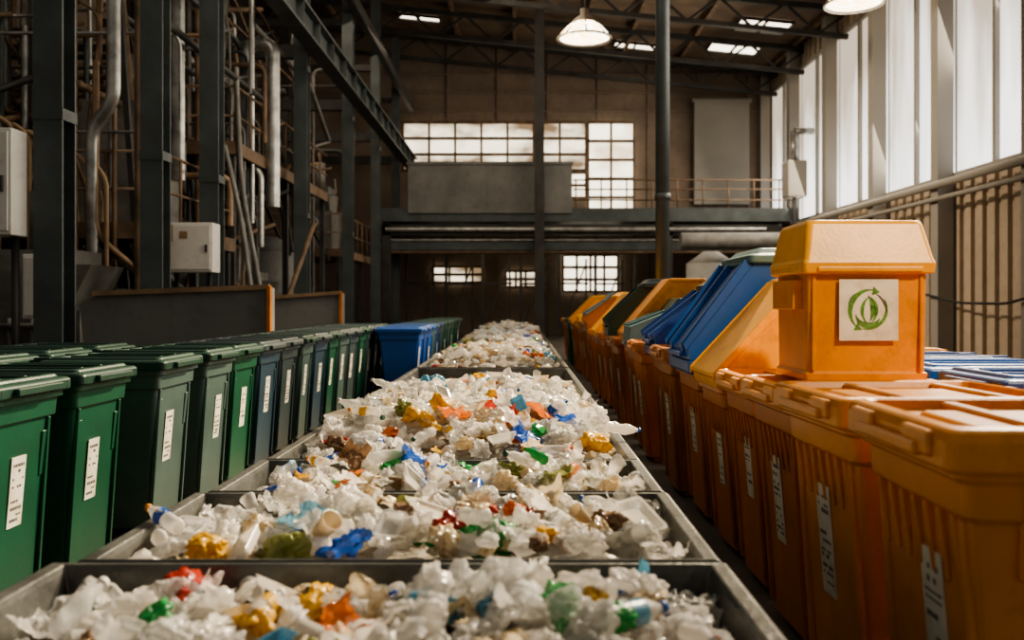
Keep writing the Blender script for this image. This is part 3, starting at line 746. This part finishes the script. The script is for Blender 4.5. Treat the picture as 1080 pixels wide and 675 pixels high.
def region(ti, ya, yb, cell):
    x0,x1,y0,y1 = T[ti]; x0 += .11; x1 -= .10
    nx = int((x1-x0)/cell); ny = max(1,int((yb-ya)/cell))
    for j in range(ny):
        for i in range(nx):
            x = x0+(i+R.uniform(.05,.95))*(x1-x0)/nx; y = ya+(j+R.uniform(.1,.9))*(yb-ya)/ny
            k = R.choices(['bag','sheet','bottle','cup','tray'],[34,42,13,7,4])[0]
            put(k, x, y, H(ti,x,y)+R.uniform(0,.045), pick())
region(0,1.6,2.31,.083)
region(1,2.54,3.20,.083)
region(2,3.42,3.90,.088)
region(3,4.12,6.1,.108)
for kind,x,y,c,s in (('bag',-.57,2.0,'yellow',.06),('bag',.20,1.90,'green',.06),('sheet',.10,1.90,'green',.08),('bag',-.80,2.0,'green',.045),('bag',-.26,2.16,'blue',.06),('sheet',.22,2.12,'blue',.045),('bag',.27,2.1,'blue',.035),
    ('bag',-.02,2.98,'orange',.06),('sheet',-.66,2.75,'light blue',.08),('bag',-.50,4.45,'yellow',.08),('sheet',-.32,4.5,'orange',.08),('bag',-.40,4.62,'yellow',.07),('bag',.28,2.15,'clear white',.08),('bag',.02,2.1,'clear white',.095),('bag',-.12,2.08,'clear',.09),('bag',-.04,2.04,'clear',.1),('bag',.14,2.05,'clear white',.08)):
    ti = 0 if y<2.4 else (1 if y<3.3 else 3)
    put(kind,x,y,H(ti,x,y)+.05,c,s)

LB = [bag_raw(i+31,2) for i in range(6)]; LS = [sheet_raw(i+41,7) for i in range(8)]
RAW = []
for b in LB+LS+LS:
    if not b.is_valid: continue
    b.verts.ensure_lookup_table(); RAW.append(([v.co.copy() for v in b.verts],[[v.index for v in f.verts] for f in b.faces]))
for b in LB+LS: b.free()
ci = {k:i for i,k in enumerate(CK)}
M_base = mat('waste_base',(.22,.19,.15),.7,var=.5,scale=25,bump=.6,bscale=40)  # dark base colour paints shade into the crevices between pieces
for ti,(n,sz) in enumerate(((420,.05),(300,.05),(240,.05),(3000,.056),(1900,.062),(1100,.075),(800,.09))):
    x0,x1,y0,y1 = T[ti]; V=[]; F=[]; MI=[]
    gx,gy = 24, int((y1-y0)/.08)
    for j in range(gy+1):
        for i in range(gx+1):
            x = x0+.10+(x1-x0-.20)*i/gx; y = y0+.06+(y1-y0-.12)*j/gy
            V.append((x,y,H(ti,x,y)-.05))
    for j in range(gy):
        for i in range(gx):
            a = j*(gx+1)+i; F.append((a,a+1,a+gx+2,a+gx+1)); MI.append(len(CK))
    for _ in range(n):
        x = R.uniform(x0+.10,x1-.09); y = R.uniform(y0+.09,y1-.09); z = H(ti,x,y)+R.uniform(-.025,.03)
        vs,fs = R.choice(RAW); s = sz*R.uniform(.6,1.5)
        mx = Matrix.Translation((x,y,z)) @ Matrix.Rotation(R.uniform(0,6.28),4,'Z') @ Matrix.Rotation(R.uniform(-.8,.8),4,'X') @ Matrix.Scale(s,4)
        o = len(V); V += [tuple(mx@v) for v in vs]; F += [[o+q for q in f] for f in fs]; MI += [ci[pick()]]*len(fs)
    me = bpy.data.meshes.new('mixed_plastic_waste'); me.from_pydata(V,[],F)
    for k in CK: me.materials.append(FC[k][0])
    me.materials.append(M_base)
    me.polygons.foreach_set('material_index',MI)
    add('mixed_plastic_waste', me, label='heap of crumpled mixed plastic waste filling the trough', cat='plastic waste', kind='stuff')
print('trash', cnt)

# ------------------------------------------------------------------ light
w = bpy.data.worlds.new('world'); bpy.context.scene.world = w; w.use_nodes = True
bg = w.node_tree.nodes['Background']; bg.inputs[0].default_value = (.95,.88,.78,1); bg.inputs[1].default_value = .23
def area(loc, tgt, sx, sy, e, col):
    l = bpy.data.lights.new('light','AREA'); l.shape='RECTANGLE'; l.size=sx; l.size_y=sy; l.energy=e; l.color=col
    o = bpy.data.objects.new('window_light', l); COL.objects.link(o); o.location = loc
    o.rotation_euler = (Vector(tgt)-Vector(loc)).to_track_quat('-Z','Y').to_euler(); return o
def spot(loc, tgt, ang, e, col, blend=.6, rad=.25):
    l = bpy.data.lights.new('light','SPOT'); l.energy=e; l.color=col; l.spot_size=math.radians(ang); l.spot_blend=blend; l.shadow_soft_size=rad
    o = bpy.data.objects.new('sun_and_fill_spot', l); COL.objects.link(o); o.location = loc
    o.rotation_euler = (Vector(tgt)-Vector(loc)).to_track_quat('-Z','Y').to_euler(); return o
area((9.8,10,6.5),(-2,6,.6),12,4,1300,(1,.90,.75))
area((10.3,28,7),(-2,26,3),18,4.5,1400,(1,.87,.70))
area((-1,27,11.2),(4,28,0),10,14,550,(1,.84,.64))  # added overhead fill for the hall, not a window
area((-2.5,12,10.8),(-8,18,3),8,5,520,(1,.86,.68))  # added fill to lift the left machinery, no window here
area((1,35.5,3.2),(1,39,2.2),8,1.0,35,(1,.82,.58))  # added warm fill below the mezzanine, no window behind it
spot((6.5,15.5,10),(-.3,6.0,.8),25,30000,(1,.81,.54),.7)
spot((6.5,22,10.8),(-.3,12.5,.8),24,26000,(1,.78,.50),.7)
spot((7,10,9),(.3,2.6,.8),28,9000,(1,.85,.64),.8)
spot((5.0,-3,7.5),(1.7,4.9,1.4),22,4200,(1,.80,.52),.9)  # added fill from the camera side for the hood faces, not sun
spot((-4,24,9),(11,27,2.5),70,6500,(1,.82,.60),.8)  # added spot from inside the hall to brighten the ribbed wall, not sun
try: bpy.context.scene.view_settings.look = 'AgX - Medium High Contrast'
except Exception as ex: print(ex)
# ------------------------------------------------------------------ camera
cam = bpy.data.cameras.new('camera'); co = bpy.data.objects.new('camera', cam); COL.objects.link(co)
cam.lens = 32; cam.sensor_width = 36; cam.shift_x = -8/1080; cam.shift_y = -17.5/1080
co.location = (0,0,1.39); co.rotation_euler = (math.pi/2,0,0)
cam.dof.use_dof = True; cam.dof.focus_distance = 5.2; cam.dof.aperture_fstop = 2.2
bpy.context.scene.camera = co
